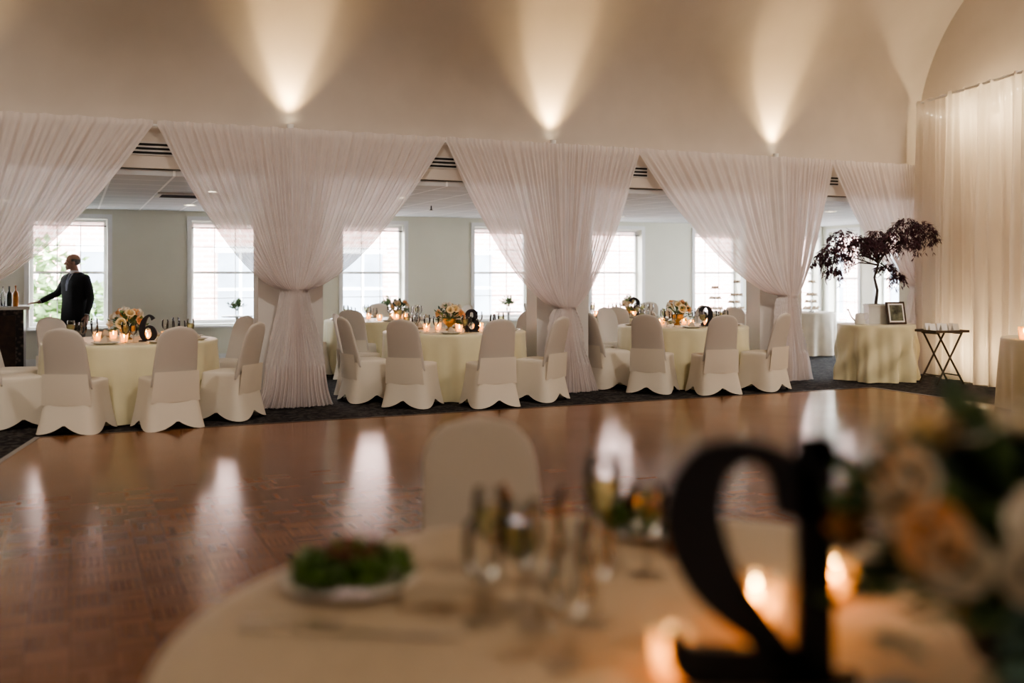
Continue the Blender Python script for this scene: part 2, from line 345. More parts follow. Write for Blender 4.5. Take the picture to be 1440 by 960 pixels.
# ------------------------------------------------------------------ drapes
def drape(name,tL,tR,tc,ztie,w=.15,Wb=.38,sides=(-1,1)):
    b=MB(); nu=190; zt=2.93
    rnd=random.Random(name+str(tc)); ph=[rnd.uniform(0,6) for _ in range(6)]
    rows=[]
    N=nu*(1 if sides!=(-1,1) else 2)
    us=[sides[0]+(sides[1]-sides[0])*i/N for i in range(N+1)]
    ups=[-.02]+[1-(1-k/34)**1.45 for k in range(35)]
    def fold(u,v):
        a=u*(1+.02*math.sin(4*v+ph[0]))
        f=.8*math.sin(2*pi*13*a+ph[1]+1.5*math.sin(5*a+ph[2]))+.7*math.sin(2*pi*27*a+ph[3]+2*math.sin(7*a))+.7*math.sin(2*pi*4.3*a+ph[4]+2*v)
        return f
    for v in ups:
        vv=max(0,v); row=[]
        for u in us:
            Wd=(tc-tL) if u<0 else (tR-tc)
            x=tc+u*(w+(Wd-w)*(1-vv)**.68); z=zt+(ztie-zt)*v
            z-=.03*math.sin(pi*vv)*(abs(u)**2)
            if vv==0: z+=-.012*abs(math.sin(u*20))+ (.015 if v<0 else 0)
            A=(.012+.016*min(1,vv*3))*(1-.35*vv)
            if vv<.02: A=.008
            tight=vv**5
            D=-.15+A*fold(u,vv)-.07*math.sqrt(max(0,1-u*u))*tight
            row.append((x,D,z))
        rows.append(row)
    for k in range(1,25):
        s=k/24; row=[]
        for u in us:
            ww=w+(Wb-w)*(s**.85)+.04*s**8+.012*math.sin(9*s+ph[0])-.012*math.sin(ph[0])
            x=tc+u*ww+.02*math.sin(3*s)*s; z=ztie*(1-s)+.012
            A=.012+.018*s
            A=A*min(1,.6+s*3)
            bul=-.07*math.sqrt(max(0,1-u*u))*(1-s)-.12*math.sqrt(max(0,1-u*u))*s
            D=-.15+A*fold(u*(1-.4*min(1,s*1.5)),1+s*.4)+bul
            row.append((x,D,z))
        rows.append(row)
    n=len(us); fs=[]
    for i in range(len(rows)-1):
        for j in range(n-1): fs.append((i*n+j,i*n+j+1,(i+1)*n+j+1,(i+1)*n+j))
    b.add([p for r in rows for p in r],fs,mDrape)
    return b.obj(name,smooth=True,local=True)
drape('sheer_drape',-5.1,-1.42,-3.29,1.20)
drape('sheer_drape',-1.38,1.70,0.0,1.25)
drape('sheer_drape',1.71,4.27,3.22,1.02,w=.14)
drape('sheer_drape',4.25,7.32,6.52,1.13)
drape('sheer_drape',7.30,9.2,8.85,1.25,sides=(-1,0))
b=MB(); b.tube([(TL,-.11,2.925),(TR,-.11,2.925)],.014,mTrim,n=8)
for t in (-3.29,.0,3.22,6.52): b.tube([(t,-.09,.0),(t,-.09,2.97)],.018,mTrim,n=8)
b.obj('drape_rod',local=True)
def wallDrape(name,A,B,H,nf,amp,mat):
    A=Vector(A);B=Vector(B);d=(B-A);L=d.length;d.normalize();nn=Vector((d.y,-d.x))
    rows=[];N=460
    for k in range(31):
        s=k/30; z=H*(1-s)+.012; row=[]
        for i in range(N+1):
            u=i/N; f=math.sin(2*pi*nf*u+2*math.sin(9*u))+.4*math.sin(2*pi*nf*2.3*u+1+s*.8)+.8*math.sin(2*pi*nf*.37*u+s)
            a=amp*(.35+.65*min(1,s*2))
            p=A+d*(L*u)+nn*(a*f)
            row.append((p.x,p.y,z+(.015*math.sin(2*pi*nf*u) if k==0 else 0)))
        rows.append(row)
    n=N+1; b=MB(); fs=[]
    for i in range(30):
        for j in range(N): fs.append((i*n+j,i*n+j+1,(i+1)*n+j+1,(i+1)*n+j))
    b.add([p for r in rows for p in r],fs,mat)
    return b.obj(name,smooth=True)
wallDrape('white_wall_drape',(5.76,14.15),(6.18,11.25),3.84,11,.055,mDrapeW)
b=MB(); b.tube([(5.76,14.15,3.83),(6.18,11.25,3.83)],.018,mTrim,n=8); b.tube([(6.18,11.25,0),(6.18,11.25,3.83)],.02,mTrim,n=8); b.obj('drape_pipe')
# ------------------------------------------------------------------ lights
def light(name,kind,loc,power,col,**k):
    l=bpy.data.lights.new(name,kind); l.energy=power; l.color=col
    for a,v in k.items():
        if a not in('rot',): setattr(l,a,v)
    o=bpy.data.objects.new(name,l); scene.collection.objects.link(o); o.location=loc
    if 'rot' in k: o.rotation_euler=k['rot']
    return o
warm=(1,.69,.34)
for t in (-6.6,-3.35,-.03,3.10,6.40):
    b=MB(); b.lathe([(.025,0),(.035,.0),(.038,.07),(.032,.07),(.028,.04),(.001,.04)],mTrim,c=(t,-.085,2.95),n=16); b.box(t-.015,t+.015,-.05,.0,2.96,2.99,mTrim)
    b.lathe([(.001,.045),(.028,.045)],mLampOn,c=(t,-.085,2.95),n=16)
    b.obj('wall_uplight',local=True)
    dirv=(Vector((-SA,CA,0))*.05+Vector((0,0,1))).normalized()
    o=light('uplight_spot','SPOT',W(t,-.10,3.03),90,warm,spot_size=math.radians(52),spot_blend=.65,shadow_soft_size=.03)
    o.rotation_euler=dirv.to_track_quat('-Z','Y').to_euler()
    o=light('uplight_wide','SPOT',W(t,-.14,3.03),60,warm,spot_size=math.radians(92),spot_blend=1,shadow_soft_size=.03)
    o.rotation_euler=dirv.to_track_quat('-Z','Y').to_euler()
for (t,D,pw) in ((-6.0,-5.0,100),(7,-5.5,100),(.3,-11.9,105)):  # globes added out of view, purely as warm fill for the room
    b=MB(); p=W(t,D,4.7)
    b.ell((0,0,0),(.2,.2,.2),mLampOn,n=20,m=12); b.tube([(0,0,.2),(0,0,1.1)],.008,mBrass,n=6); b.lathe([(.06,.18),(.05,.24),(.01,.25)],mBrass,n=16)
    b.obj('added_fill_globe',smooth=True,loc=p)
    light('added_fill_light','POINT',p-Vector((0,0,.3)),pw,(1,.86,.72),shadow_soft_size=.2)
for t in (-3.6,.2,4.0,7.6):  # unseen spots added to brighten the drapes and keep the foreground dim
    p=W(t,-5.6,5.2); tgt=W(t,-.6,.9); d=(tgt-p).normalized()
    b=MB(); b.tube([Vector((0,0,0))-d*.16,Vector((0,0,0))+d*.06],.09,mDark,n=16,round_=False); b.tube([(0,0,0),(0,0,.72)],.012,mDark,n=6)
    b.obj('added_drape_fill_can',loc=p)
    o=light('added_drape_fill','SPOT',p+d*.12,340,(1,.89,.80),spot_size=math.radians(70),spot_blend=1,shadow_soft_size=.12)
    o.rotation_euler=d.to_track_quat('-Z','Y').to_euler()
for p in ((6.27,13.1,3.45),(6.44,12.3,3.45),(6.5,12.0,.4),(6.22,13.2,.4)):
    light('drape_glow','POINT',p,17,(1,.76,.45),shadow_soft_size=.05)
b=MB()
for i in range(26):
    s=i/25; x=5.76+.42*s+.10; y=14.15-2.9*s; z=3.70-.12*abs(math.sin(s*9))
    b.ell((x+.04,y,z),(.010,.010,.012),mLampOn,n=6,m=4)
pts=[(5.76+.42*s/50+.14,14.15-2.9*s/50,3.715-.12*abs(math.sin(s/50*9))) for s in range(51)]
b.tube(pts,.003,mBrass,n=4); b.obj('string_lights')
w=bpy.data.worlds.new('World'); scene.world=w; w.use_nodes=True
bg=w.node_tree.nodes['Background']; bg.inputs[0].default_value=(.90,.95,1,1); bg.inputs[1].default_value=23.0
def portal(c,D,wd,zb,zt,d):
    l=bpy.data.lights.new('window_portal','AREA'); l.shape='RECTANGLE'; l.size=wd; l.size_y=zt-zb; l.cycles.is_portal=True
    o=bpy.data.objects.new('window_portal',l); scene.collection.objects.link(o)
    o.location=W(c,D,(zb+zt)/2); o.rotation_euler=d.to_track_quat('-Z','Y').to_euler()
for c in cs: portal(c,6.28,1.1,WB,WT,Vector((SA,-CA,0)))
for h0,h1 in eh: portal(12.73,(h0+h1)/2,h1-h0,.35,2.3,Vector((-CA,-SA,0)))
# ------------------------------------------------------------------ chair
def chair_mesh():
    b=MB(); N=72
    def sq(a,hx,hy,p=5):
        c,s=math.cos(a),math.sin(a); k=(abs(c)**p+abs(s)**p)**(-1/p); return hx*c*k,hy*s*k
    rows=[]
    for k in range(15):
        s=k/14; ring=[]
        for j in range(N):
            a=2*pi*(j+.5)/N
            corner=abs(math.sin(2*a))**1.0
            hx=.218+.062*s**1.5; hy=.212+.075*s**1.5
            x,y=sq(a,hx,hy,6)
            pull=1-.085*s**1.2*(1-corner)
            x*=pull;y*=pull
            hem=.010+.085*(1-corner)**1.1
            z=.455*(1-s)+hem*s
            ring.append((x,y,z))
        rows.append(ring)
    top=[]
    for f,z in ((.0,.478),(.5,.478),(.85,.474),(.97,.466)):
        top.append([(*sq(2*pi*(j+.5)/N,.218*max(f,.01),.212*max(f,.01),6),z) for j in range(N)])
    b.rings(top+rows,mCover,True,False)
    for sx in(-1,1):
        for sy in(-1,1): b.tube([(sx*.215,sy*.215,.002),(sx*.19,sy*.19,.30)],[.013,.013],mDark,n=8,round_=False)
    rows=[]; n=40
    for k in range(27):
        s=k/26; z=.40+.55*s
        hw=.212-.032*s
        if s>.72:
            q=(s-.72)/.28; hw=max(.012,(.212-.032*s)*(max(0.0,1-q**2.4))**(1/2.4))
        th=.030*(1-.25*s) if s<.97 else .014
        yc=-.185-.13*s**1.15
        ring=[]
        for j in range(n):
            a=2*pi*j/n; c,sn=math.cos(a),math.sin(a); p=3
            kk=(abs(c)**p+abs(sn)**p)**(-1/p)
            x=hw*c*kk; y=yc+th*sn*kk +.02*(x/.21)**2
            ring.append((x,y,z))
        rows.append(ring)
    b.rings(rows,mCoverB,True,True)
    rows=[]
    for k in range(9):
        s=k/8; z=.54-.28*s; hw=.203+.020*s
        rows.append([(hw*q/6,-(.238+.036*(1-s)-.006*(1-s))+.02*(q/6)**2,z) for q in range(-6,7)])
    fs=[]
    for i in range(8):
        for j in range(12): fs.append((i*13+j,i*13+j+1,(i+1)*13+j+1,(i+1)*13+j))
    b.add([p for r in rows for p in r],fs,mCover)
    return b
cb=chair_mesh()
first=cb.obj('dining_chair',smooth=True)
cd=[first]
def chair(x,y,face):
    r=face-pi/2
    if cd: o=cd.pop(); o.location=(x,y,0); o.rotation_euler=(0,0,r)
    else: o=inst(first,'dining_chair',(x,y,0),r)
    return o
# ------------------------------------------------------------------ tables
def table(name,cx,cy,r,mat,seed=1,amp=.03,nf=13,h=.75,swag=0):
    b=MB(); rnd=random.Random(seed); N=180
    ph=[rnd.uniform(0,6) for _ in range(5)]
    rs=[]
    for f in (.02,.5,.9): rs.append([(r*f*math.cos(2*pi*j/N),r*f*math.sin(2*pi*j/N),h) for j in range(N)])
    for dr,dz in ((-.012,0),(-.003,-.005),(.002,-.015)): rs.append([((r+dr)*math.cos(2*pi*j/N),(r+dr)*math.sin(2*pi*j/N),h+dz) for j in range(N)])
    for k in range(1,19):
        s=k/18; ring=[]
        for j in range(N):
            a=2*pi*j/N
            f=math.sin(nf*a+ph[0]+.9*math.sin(2*a+ph[1]))+.45*math.sin(nf*2*a+ph[2]+math.sin(3*a))+.5*math.sin(5*a+ph[3])
            rr=r+.01*s+amp*(s**.75)*f
            z=(h-.015)*(1-s)+.012
            if swag: z+= -swag*math.sin(pi*s)*.5*(1+math.sin(4*a+ph[4]+s*2)); rr+=swag*.5*math.sin(pi*s)*math.sin(6*a+9*s)
            ring.append((rr*math.cos(a),rr*math.sin(a),max(z,.012)))
        rs.append(ring)
    b.rings(rs,mat,True,False)
    b.tube([(0,0,.0),(0,0,.7)],.04,mDark,n=8,round_=False)
    return b.obj(name,smooth=True,loc=(cx,cy,0))
goblet=[(.035,0),(.034,.004),(.008,.008),(.005,.02),(.005,.07),(.012,.085),(.030,.10),(.038,.13),(.036,.175),(.032,.195)]
def put_goblet(b,x,y,z=.752,s=1,liquid=False,n=16):
    b.lathe([(r*s,q*s) for r,q in goblet],mGlass,c=(x,y,z),n=n)
    if liquid: b.lathe([(.006*s,.087*s),(.027*s,.102*s),(.035*s,.13*s),(.034*s,.155*s),(.001,.155*s)],mLemon,c=(x,y,z),n=n)
def votive(b,x,y,z=.752,s=1):
    b.lathe([(.001,.002),(.028*s,.002),(.034*s,.03*s),(.036*s,.075*s)],mAmber,c=(x,y,z),n=14)
    b.lathe([(.001,.035*s),(.026*s,.035*s),(.026*s,.006*s)],mWax,c=(x,y,z),n=12)
    b.lathe([(.001,.036*s),(.006*s,.043*s),(.007*s,.052*s),(.003*s,.066*s),(.0005,.075*s)],mFlame,c=(x,y,z),n=8)
def rose(b,c,r,mat,layers=4,up=Vector((0,0,1))):
    c=Vector(c); q=up.normalized().to_track_quat('Z','Y').to_matrix()
    for L in range(layers):
        f=(L+1)/layers; n=3+L*1
        for k in range(n):
            a=2*pi*k/n+L*.7+random.uniform(-.1,.1); open_=.15+.75*f
            vs=[];fs=[]
            for i in range(4):
                t=i/3
                for j in range(4):
                    s=(j/3-.5)*2
                    aa=a+s*(1.1+.1*L)*(.6+.4*math.sin(pi*min(1,t+.25)))*.62
                    rad=r*(.12+.22*f+open_*t*.62*f); hh=r*(-.45+1.15*t*(1-.55*f*t)-.12*s*s*t+.1*(1-f))
                    p=Vector((rad*math.cos(aa),rad*math.sin(aa),hh)); vs.append(c+q@p)
            for i in range(3):
                for j in range(3): fs.append((i*4+j,i*4+j+1,i*4+j+5,i*4+j+4))
            b.add(vs,fs,mat)
def centerpiece(name,x,y,z,R,nroses,nleaf,lsz=.09,seed=1,zc=.16,tall=False,rs=(.24,.34),rxy=(1,1)):
    random.seed(seed); b=MB()
    if tall: b.lathe([(.001,0),(.06,0),(.055,.012),(.028,.03),(.030,.06),(.07,.09),(.095,.14),(.10,.20),(.094,.20),(.085,.15),(.001,.11)],mVase,n=28)
    else: b.lathe([(.001,0),(.05,0),(.045,.01),(.02,.03),(.03,.05),(.075,.09),(.085,.14),(.08,.14),(.05,.08),(.001,.07)],mBrass,n=20)
    mats=[mRoseW,mRoseP,mRoseY,mRoseW]
    for i in range(nroses):
        a=2*pi*i*.382*1.0+random.uniform(-.2,.2); ph=random.uniform(.0,1.0)
        d=Vector((math.cos(a)*math.cos(ph*1.3),math.sin(a)*math.cos(ph*1.3),math.sin(ph*1.3)*.9))
        p=Vector((0,0,zc))+Vector((d.x*R*.85*rxy[0],d.y*R*.85*rxy[1],d.z*R*.85))
        b.tube([(0,0,zc-.05),p-d*.02],.003,mLeaf,n=5)
        rose(b,p,R*random.uniform(*rs),mats[i%4],up=d)
    for i in range(nleaf):
        a=random.uniform(0,2*pi); e=random.uniform(-.45,1.3)
        d=Vector((math.cos(a)*math.cos(e)*rxy[0],math.sin(a)*math.cos(e)*rxy[1],math.sin(e)))
        p0=Vector((0,0,zc-.03)); L=R*random.uniform(.6,1.0)
        mat=mLeaf if random.random()<.5 else mLeafD
        pts=[p0+d*L*k/4+Vector((0,0,-.10*R*(k/4)**2)) for k in range(5)]
        b.tube(pts,.0022,mLeaf,n=4)
        for k in range(2,5):
            for sd in(-1,1):
                sv=d.cross(Vector((0,0,1)))*sd
                leaf(b,pts[k],d+sv*1.0+Vector((0,0,random.uniform(-.3,.3))),lsz*random.uniform(.7,1.1),lsz*.3,mat)
    return b.obj(name,loc=(x,y,z))
G={'2':[[(.10,.70,.12),(.09,.80,.15),(.16,.92,.10),(.30,.975,.07),(.46,.90,.15),(.52,.70,.19),(.44,.46,.18),(.27,.26,.12),(.10,.10,.06)],[(.04,.06,.12),(.3,.07,.14),(.52,.09,.13),(.60,.22,.03)]],
'1':[[(.2,.03,.12),(.2,.5,.12),(.2,1.03,.12)],[(.22,1.01,.07),(.10,.93,.06),(.02,.90,.03)],[(.02,.02,.05),(.2,.025,.05),(.38,.02,.05)]],
'6':[[(.52,.84,.13),(.44,.95,.08),(.32,.97,.07),(.16,.76,.15),(.09,.42,.18),(.15,.14,.14),(.32,.04,.08),(.50,.13,.14),(.56,.30,.16),(.48,.50,.12),(.32,.57,.06),(.17,.46,.06)]],
'8':[[(.3+.19*math.cos(a),.75+.19*math.sin(a),.11+.04*abs(math.cos(a))) for a in [2*pi*k/12 for k in range(13)]],[(.3+.25*math.cos(a),.28+.24*math.sin(a),.11+.08*abs(math.cos(a))) for a in [2*pi*k/12 for k in range(13)]]],
'3':[[(.08,.80,.15),(.16,.93,.08),(.34,.97,.08),(.50,.79,.15),(.44,.60,.11),(.27,.52,.06),(.46,.46,.1),(.55,.26,.17),(.42,.06,.1),(.22,.03,.07),(.08,.20,.16)]]}
G['9']=[[(.6-x,1-y,w) for x,y,w in G['6'][0]]]
def glyph(b,ch,x0,H,dep,mat,bold=1.0):
    for st in G[ch]:
        P=[];n=len(st)
        for i in range(n-1):
            p0=st[max(0,i-1)];p1=st[i];p2=st[i+1];p3=st[min(n-1,i+2)]
            for k in range(5 if i<n-2 else 6):
                t=k/5
                P.append([.5*((2*p1[c])+(-p0[c]+p2[c])*t+(2*p0[c]-5*p1[c]+4*p2[c]-p3[c])*t*t+(-p0[c]+3*p1[c]-3*p2[c]+p3[c])*t**3) for c in range(3)])
        rs=[]
        for i,(x,y,w) in enumerate(P):
            w*=bold
            a=P[max(0,i-1)];c=P[min(len(P)-1,i+1)]; dx,dy=c[0]-a[0],c[1]-a[1]; L=math.hypot(dx,dy) or 1; nx,ny=-dy/L*w/2,dx/L*w/2
            X=lambda q:(x0+q*H)
            r_=[(x+nx,y+ny),(x-nx,y-ny)]
            rs.append([(X(r_[0][0]),-dep/2,max(0,r_[0][1])*H),(X(r_[1][0]),-dep/2,max(0,r_[1][1])*H),(X(r_[1][0]),dep/2,max(0,r_[1][1])*H),(X(r_[0][0]),dep/2,max(0,r_[0][1])*H)])
        b.rings(rs,mat)
def number(s,x,y,z,H,rot=0,dep=.02,base=True,bold=1.15,adv1=.40):
    b=MB(); adv=lambda c:(adv1 if c=='1' else .64)*H
    tot=sum(adv(c) for c in s); x0=-tot/2
    for c in s: glyph(b,c,x0,H,dep,mBlackp,bold); x0+=adv(c)
    if base: b.box(-tot/2,tot/2,-.03,.03,0,.012,mBlackp)
    return b.obj('table_number',loc=(x,y,z),rot=rot)
def setting(cx,cy,r,nseat,seed,off=0):
    random.seed(seed); g=MB(); p=MB(); v=MB()
    for i in range(nseat):
        a=off+2*pi*i/nseat; x,y=cx+(r-.2)*math.cos(a),cy+(r-.2)*math.sin(a)
        p.lathe([(.001,.004),(.08,.004),(.12,.016),(.13,.02),(.122,.018),(.08,.0)],mPlate,c=(x,y,.752),n=22)
        T=Matrix.Translation((x,y,.77))@Matrix.Rotation(a,4,'Z'); p.T=T
        p.add([(-.05,-.04,0),(.05,-.04,0),(.05,.04,0),(-.05,.04,0),(0,-.012,.06),(0,.012,.06)],[(0,1,4),(1,2,5,4),(2,3,5),(3,0,4,5),(0,3,2,1)],mNap); p.T=Matrix.Identity(4)
        a2=a+.27; put_goblet(g,cx+(r-.28)*math.cos(a2),cy+(r-.28)*math.sin(a2),s=1.05,liquid=(i%2==0),n=12)
        a3=a+.40; put_goblet(g,cx+(r-.36)*math.cos(a3),cy+(r-.36)*math.sin(a3),s=.95,n=12)
    for i in range(6):
        a=i*1.047+random.uniform(-.15,.15)+.3
        if abs(math.sin(a)+1)<.25 : a+=.35
        votive(v,cx+.33*math.cos(a),cy+.30*math.sin(a),s=1.15)
    g.obj('water_goblets',smooth=True); p.obj('place_settings'); v.obj('votive_candles',smooth=True)
TB=[((-3.86,10.1),[-93,-53,-15,53,-134,-174,146],'6',(.24,-.20),1),
    ((-.68,11.75),[-110,-67,-28,50,-147,176,95],'8',(.20,-.22),2),
    ((2.22,12.95),[-118,-81,-40,50,-154,168,130],'9',(.24,-.20),3)]
for i,((cx,cy),angs,num,(nx,ny),sd) in enumerate(TB):
    table('round_banquet_table',cx,cy,.84,mCloth,seed=sd)
    for a in angs:
        a=math.radians(a); R=1.12; chair(cx+R*math.cos(a),cy+R*math.sin(a),a+pi+random.uniform(-.08,.08))
    setting(cx,cy,.85,8,sd,off=math.radians(-90))
    centerpiece('rose_centerpiece',cx-.06,cy+.05,.752,.20,14,22,.06,seed=sd+10)
    number(num,cx+nx+.02,cy+ny-.05,.752,.26,bold=1.25)
TB2=[((-1.9,14.6),[-150,-100,-40,170,30,100],None,4),((1.62,15.7),[-150,-95,-30,170,60,110],'3',5)]
for (cx,cy),angs,num,sd in TB2:
    table('round_banquet_table',cx,cy,.84,mCloth,seed=sd)
    for a in angs:
        a=math.radians(a); chair(cx+1.12*math.cos(a),cy+1.12*math.sin(a),a+pi)
    setting(cx,cy,.85,8,sd,off=.3)
    centerpiece('rose_centerpiece',cx+.25,cy,.752,.17,9,18,.07,seed=sd+10)
    if num: number(num,cx+.27,cy-.35,.752,.30,bold=1.3)
for i,(c,f) in enumerate(((.25,1),(2.75,1),(5.0,1),(7.5,1))):
    random.seed(40+i); b=MB(); b.lathe([(.001,0),(.03,0),(.035,.05),(.02,.09),(.024,.11)],mGlass,n=12)
    for k in range(30):
        a=random.uniform(0,6.3); e=random.uniform(.4,1.5); d=Vector((math.cos(a)*math.cos(e),math.sin(a)*math.cos(e),math.sin(e))); L=random.uniform(.10,.2)
        d.y*=.5 
        b.tube([(0,0,.02),Vector((0,0,.08)),Vector((0,0,.08))+d*L],.002,mLeaf,n=4)
        for q in(.5,.65,.8,1): leaf(b,Vector((0,0,.08))+d*L*q,d+Vector((random.gauss(0,.8),random.gauss(0,.3),0)),.06,.018,mLeaf)
        if k%5==0: rose(b,Vector((0,0,.08))+d*L,.03,mRoseW,layers=2,up=d)
    b.obj('bud_vase_arrangement',loc=W(c,5.6,.752))
    t_=MB(); t_.lathe([(.001,.73),(.24,.73),(.25,.74),(.24,.75),(.001,.75)],mTrim,n=28); t_.tube([(0,0,.02),(0,0,.73)],.025,mTrim,n=10); t_.lathe([(.001,.0),(.18,.0),(.17,.015),(.03,.03)],mTrim,n=20)
    t_.obj('cocktail_table',smooth=True,loc=W(c,5.6,0))
def desserts(cx,cy,seed):
    random.seed(seed); table('dessert_table',cx,cy,.55,mRoseW,seed=seed,amp=.03,nf=10)
    for j,(dx,dy,H) in enumerate(((-.22,0,.42),(.18,.1,.52),(.05,-.28,.3))):
        b=MB(); b.lathe([(.001,0),(.07,0),(.06,.01),(.006,.015),(.006,H)],mSilver,n=14)
        for k in range(3):
            z=.05+(H-.06)*k/2; R=.15-.035*k
            b.lathe([(.006,z),(R,z),(R+.008,z+.012),(R,z+.006),(.006,z+.005)],mPlate,n=20)
            for q in range(8-k*2):
                a=2*pi*q/(8-k*2); b.lathe([(.016,0),(.022,.02),(.02,.03),(.012,.04),(.001,.045)],mCake,c=((R-.035)*math.cos(a),(R-.035)*math.sin(a),z+.006),n=8)
        b.obj('tiered_dessert_stand',smooth=True,loc=(cx+dx,cy+dy,.752))
desserts(3.75,17.3,21); desserts(5.15,17.6,22)
# ------------------------------------------------------------------ maple display table
mx_,my_=4.88,13.35
table('display_table',mx_,my_,.50,mCloth,seed=9,amp=.05,nf=9,swag=.05)
random.seed(5)
b=MB(); b.box(-.13,.13,-.10,.10,0,.24,mPot); b.box(-.145,.145,-.115,.115,.24,.262,mPot); b.box(-.12,.12,-.09,.09,.262,.266,mBark)
def br(p,r): b.tube(p,r,mBark,n=8)
br([(0,0,.26),(.02,0,.45),(-.02,.0,.62),(.03,0,.80),(.02,0,.95)],[.024,.020,.017,.015,.012])
pads=[(-.62,-.05,1.00,.19),(-.42,.05,1.19,.22),(-.20,-.08,1.13,.18),(.02,.1,1.10,.18),(.20,-.1,1.17,.20),(.42,.05,1.34,.22),(.58,-.05,1.31,.19),(.68,.02,1.18,.14),(-.72,.0,.86,.12),(-.45,.08,.92,.15),(-.60,-.1,.74,.08),(.18,.12,.80,.11),(.26,-.08,.66,.09),(.1,.25,1.22,.17),(-.1,-.28,1.05,.15),(.32,-.25,1.10,.15),(-.35,.25,1.05,.15)]
for px,py,pz,R in pads:
    br([(.02,0,.78+.1*random.random()),(px*.4,py*.4,.78+(pz-.78)*.55+.06),(px*.8,py*.8,pz-.03),(px,py,pz)],[.010,.008,.005,.0025])
    for _ in range(int(85*R/.2)):
        a=random.uniform(0,2*pi); rr=R*math.sqrt(random.random()); 
        p=Vector((px+rr*math.cos(a),py+rr*math.sin(a),pz+.4*R*(1-(rr/R)**2)-random.uniform(0,.06)-.35*R*(rr/R)**2))
        for k in range(5):
            d=Vector((math.cos(a)*.8+random.gauss(0,.6),math.sin(a)*.8+random.gauss(0,.6),-.6+random.gauss(0,.45)))
            leaf(b,p,d,random.uniform(.05,.095),.007,mMaple,curl=-.1)
    for _ in range(14):
        a=random.uniform(0,2*pi); rr=R*random.uniform(.7,1.05); p=Vector((px+rr*math.cos(a),py+rr*math.sin(a),pz-.2*R)); L=random.uniform(.05,.22)
        q=p+Vector((math.cos(a)*.05,math.sin(a)*.05,-L)); b.tube([p,q],.0015,mBark,n=3)
        for k in range(10): leaf(b,p.lerp(q,random.random()),Vector((random.gauss(0,.8),random.gauss(0,.8),-1)),.065,.007,mMaple,curl=-.1)
b.obj('japanese_maple_tree',loc=(mx_+.0,my_+.0,.752))
b=MB(); b.T=Matrix.Rotation(-.22,4,'X')
b.box(-.135,.135,-.01,.01,0,.30,mWood); b.box(-.11,.11,-.014,-.0101,.025,.275,mTrim); b.box(-.09,.09,-.018,-.0141,.045,.255,mPhoto)
b.T=Matrix.Identity(4); b.box(-.02,.02,.06,.075,0,.2,mWood)
b.obj('picture_frame',loc=(mx_+.20,my_-.22,.756),rot=.2)
b=MB(); b.lathe([(.001,0),(.06,0),(.065,.02),(.055,.13),(.04,.15),(.038,.15),(.05,.12),(.001,.11)],mPot,n=20)
b.tube([(-.055,0,.04),(-.11,0,.10),(-.15,0,.19)],[.014,.010,.007],mPot,n=8); b.ell((-.155,0,.195),(.02,.02,.01),mPot)
b.tube([(.045,0,.14),(.10,0,.15),(.115,0,.09),(.06,0,.04)],.006,mPot,n=8)
b.obj('watering_can',smooth=True,loc=(mx_-.28,my_-.18,.752))
b=MB(); sx,sy=5.57,12.90
for y in(-.17,.17):
    b.tube([(-.2,y,.012),(.17,y*.96,.66)],.013,mWood,n=8); b.tube([(.2,y*.88,.012),(-.17,y*.84,.66)],.013,mWood,n=8)
for x,z in ((-.14,.115),(.14,.115),(-.17,.655),(.17,.655)): b.tube([(x,-.17,z),(x,.17,z)],.009,mWood,n=6)
b.box(-.24,.24,-.2,.2,.668,.682,mWood)
for a,c,d,e in ((-.24,.24,-.21,-.2),(-.24,.24,.2,.21),(-.25,-.24,-.21,.21),(.24,.25,-.21,.21)): b.box(a,c,d,e,.668,.70,mWood)
b.obj('folding_tray_stand',loc=(sx,sy,0),rot=.25)
b=MB()
for i in range(3):
    for j in range(2):
        b.T=Matrix.Translation((sx-.15+.15*i,sy-.05+.13*j,.684))@Matrix.Rotation(.3,4,'Z')
        b.add([(-.045,-.03,0),(.045,-.03,0),(.045,.03,0),(-.045,.03,0),(-.045,0,.095),(.045,0,.095)],[(0,1,5,4),(2,3,4,5),(0,4,3),(1,2,5)],mTrim)
b.obj('tent_cards')
table('side_table',5.87,10.33,.72,mCloth,seed=12)
b=MB(); votive(b,5.25,10.2,s=1.7); votive(b,5.5,10.05,s=1.4); b.obj('votive_candles',smooth=True)
# ------------------------------------------------------------------ bar
b=MB(); b.box(-6.6,-2.78,4.38,5.05,0,.93,mGran); b.box(-6.65,-2.70,4.30,5.12,.93,.975,mPlate)
for k in range(6): b.box(-6.5+k*.62,-5.98+k*.62,4.365,4.38,.12,.85,mWood)
b.obj('bar_counter',local=True)
b=MB(); random.seed(8)
for i in range(22):
    t=-2.88-.085*i; D=4.42+.14*(i%3); h=random.uniform(.26,.36); m=[mBotO,mBott,mGlass,mBott,mLemon][i%5]; r=random.uniform(.032,.038)
    b.lathe([(.001,0),(r,0),(r,h*.55),(r*.85,h*.66),(r*.35,h*.76),(r*.33,h),(r*.4,h),(.001,h+.004)],m,c=(t,D,.976),n=14)
b.obj('liquor_bottles',smooth=True,local=True)
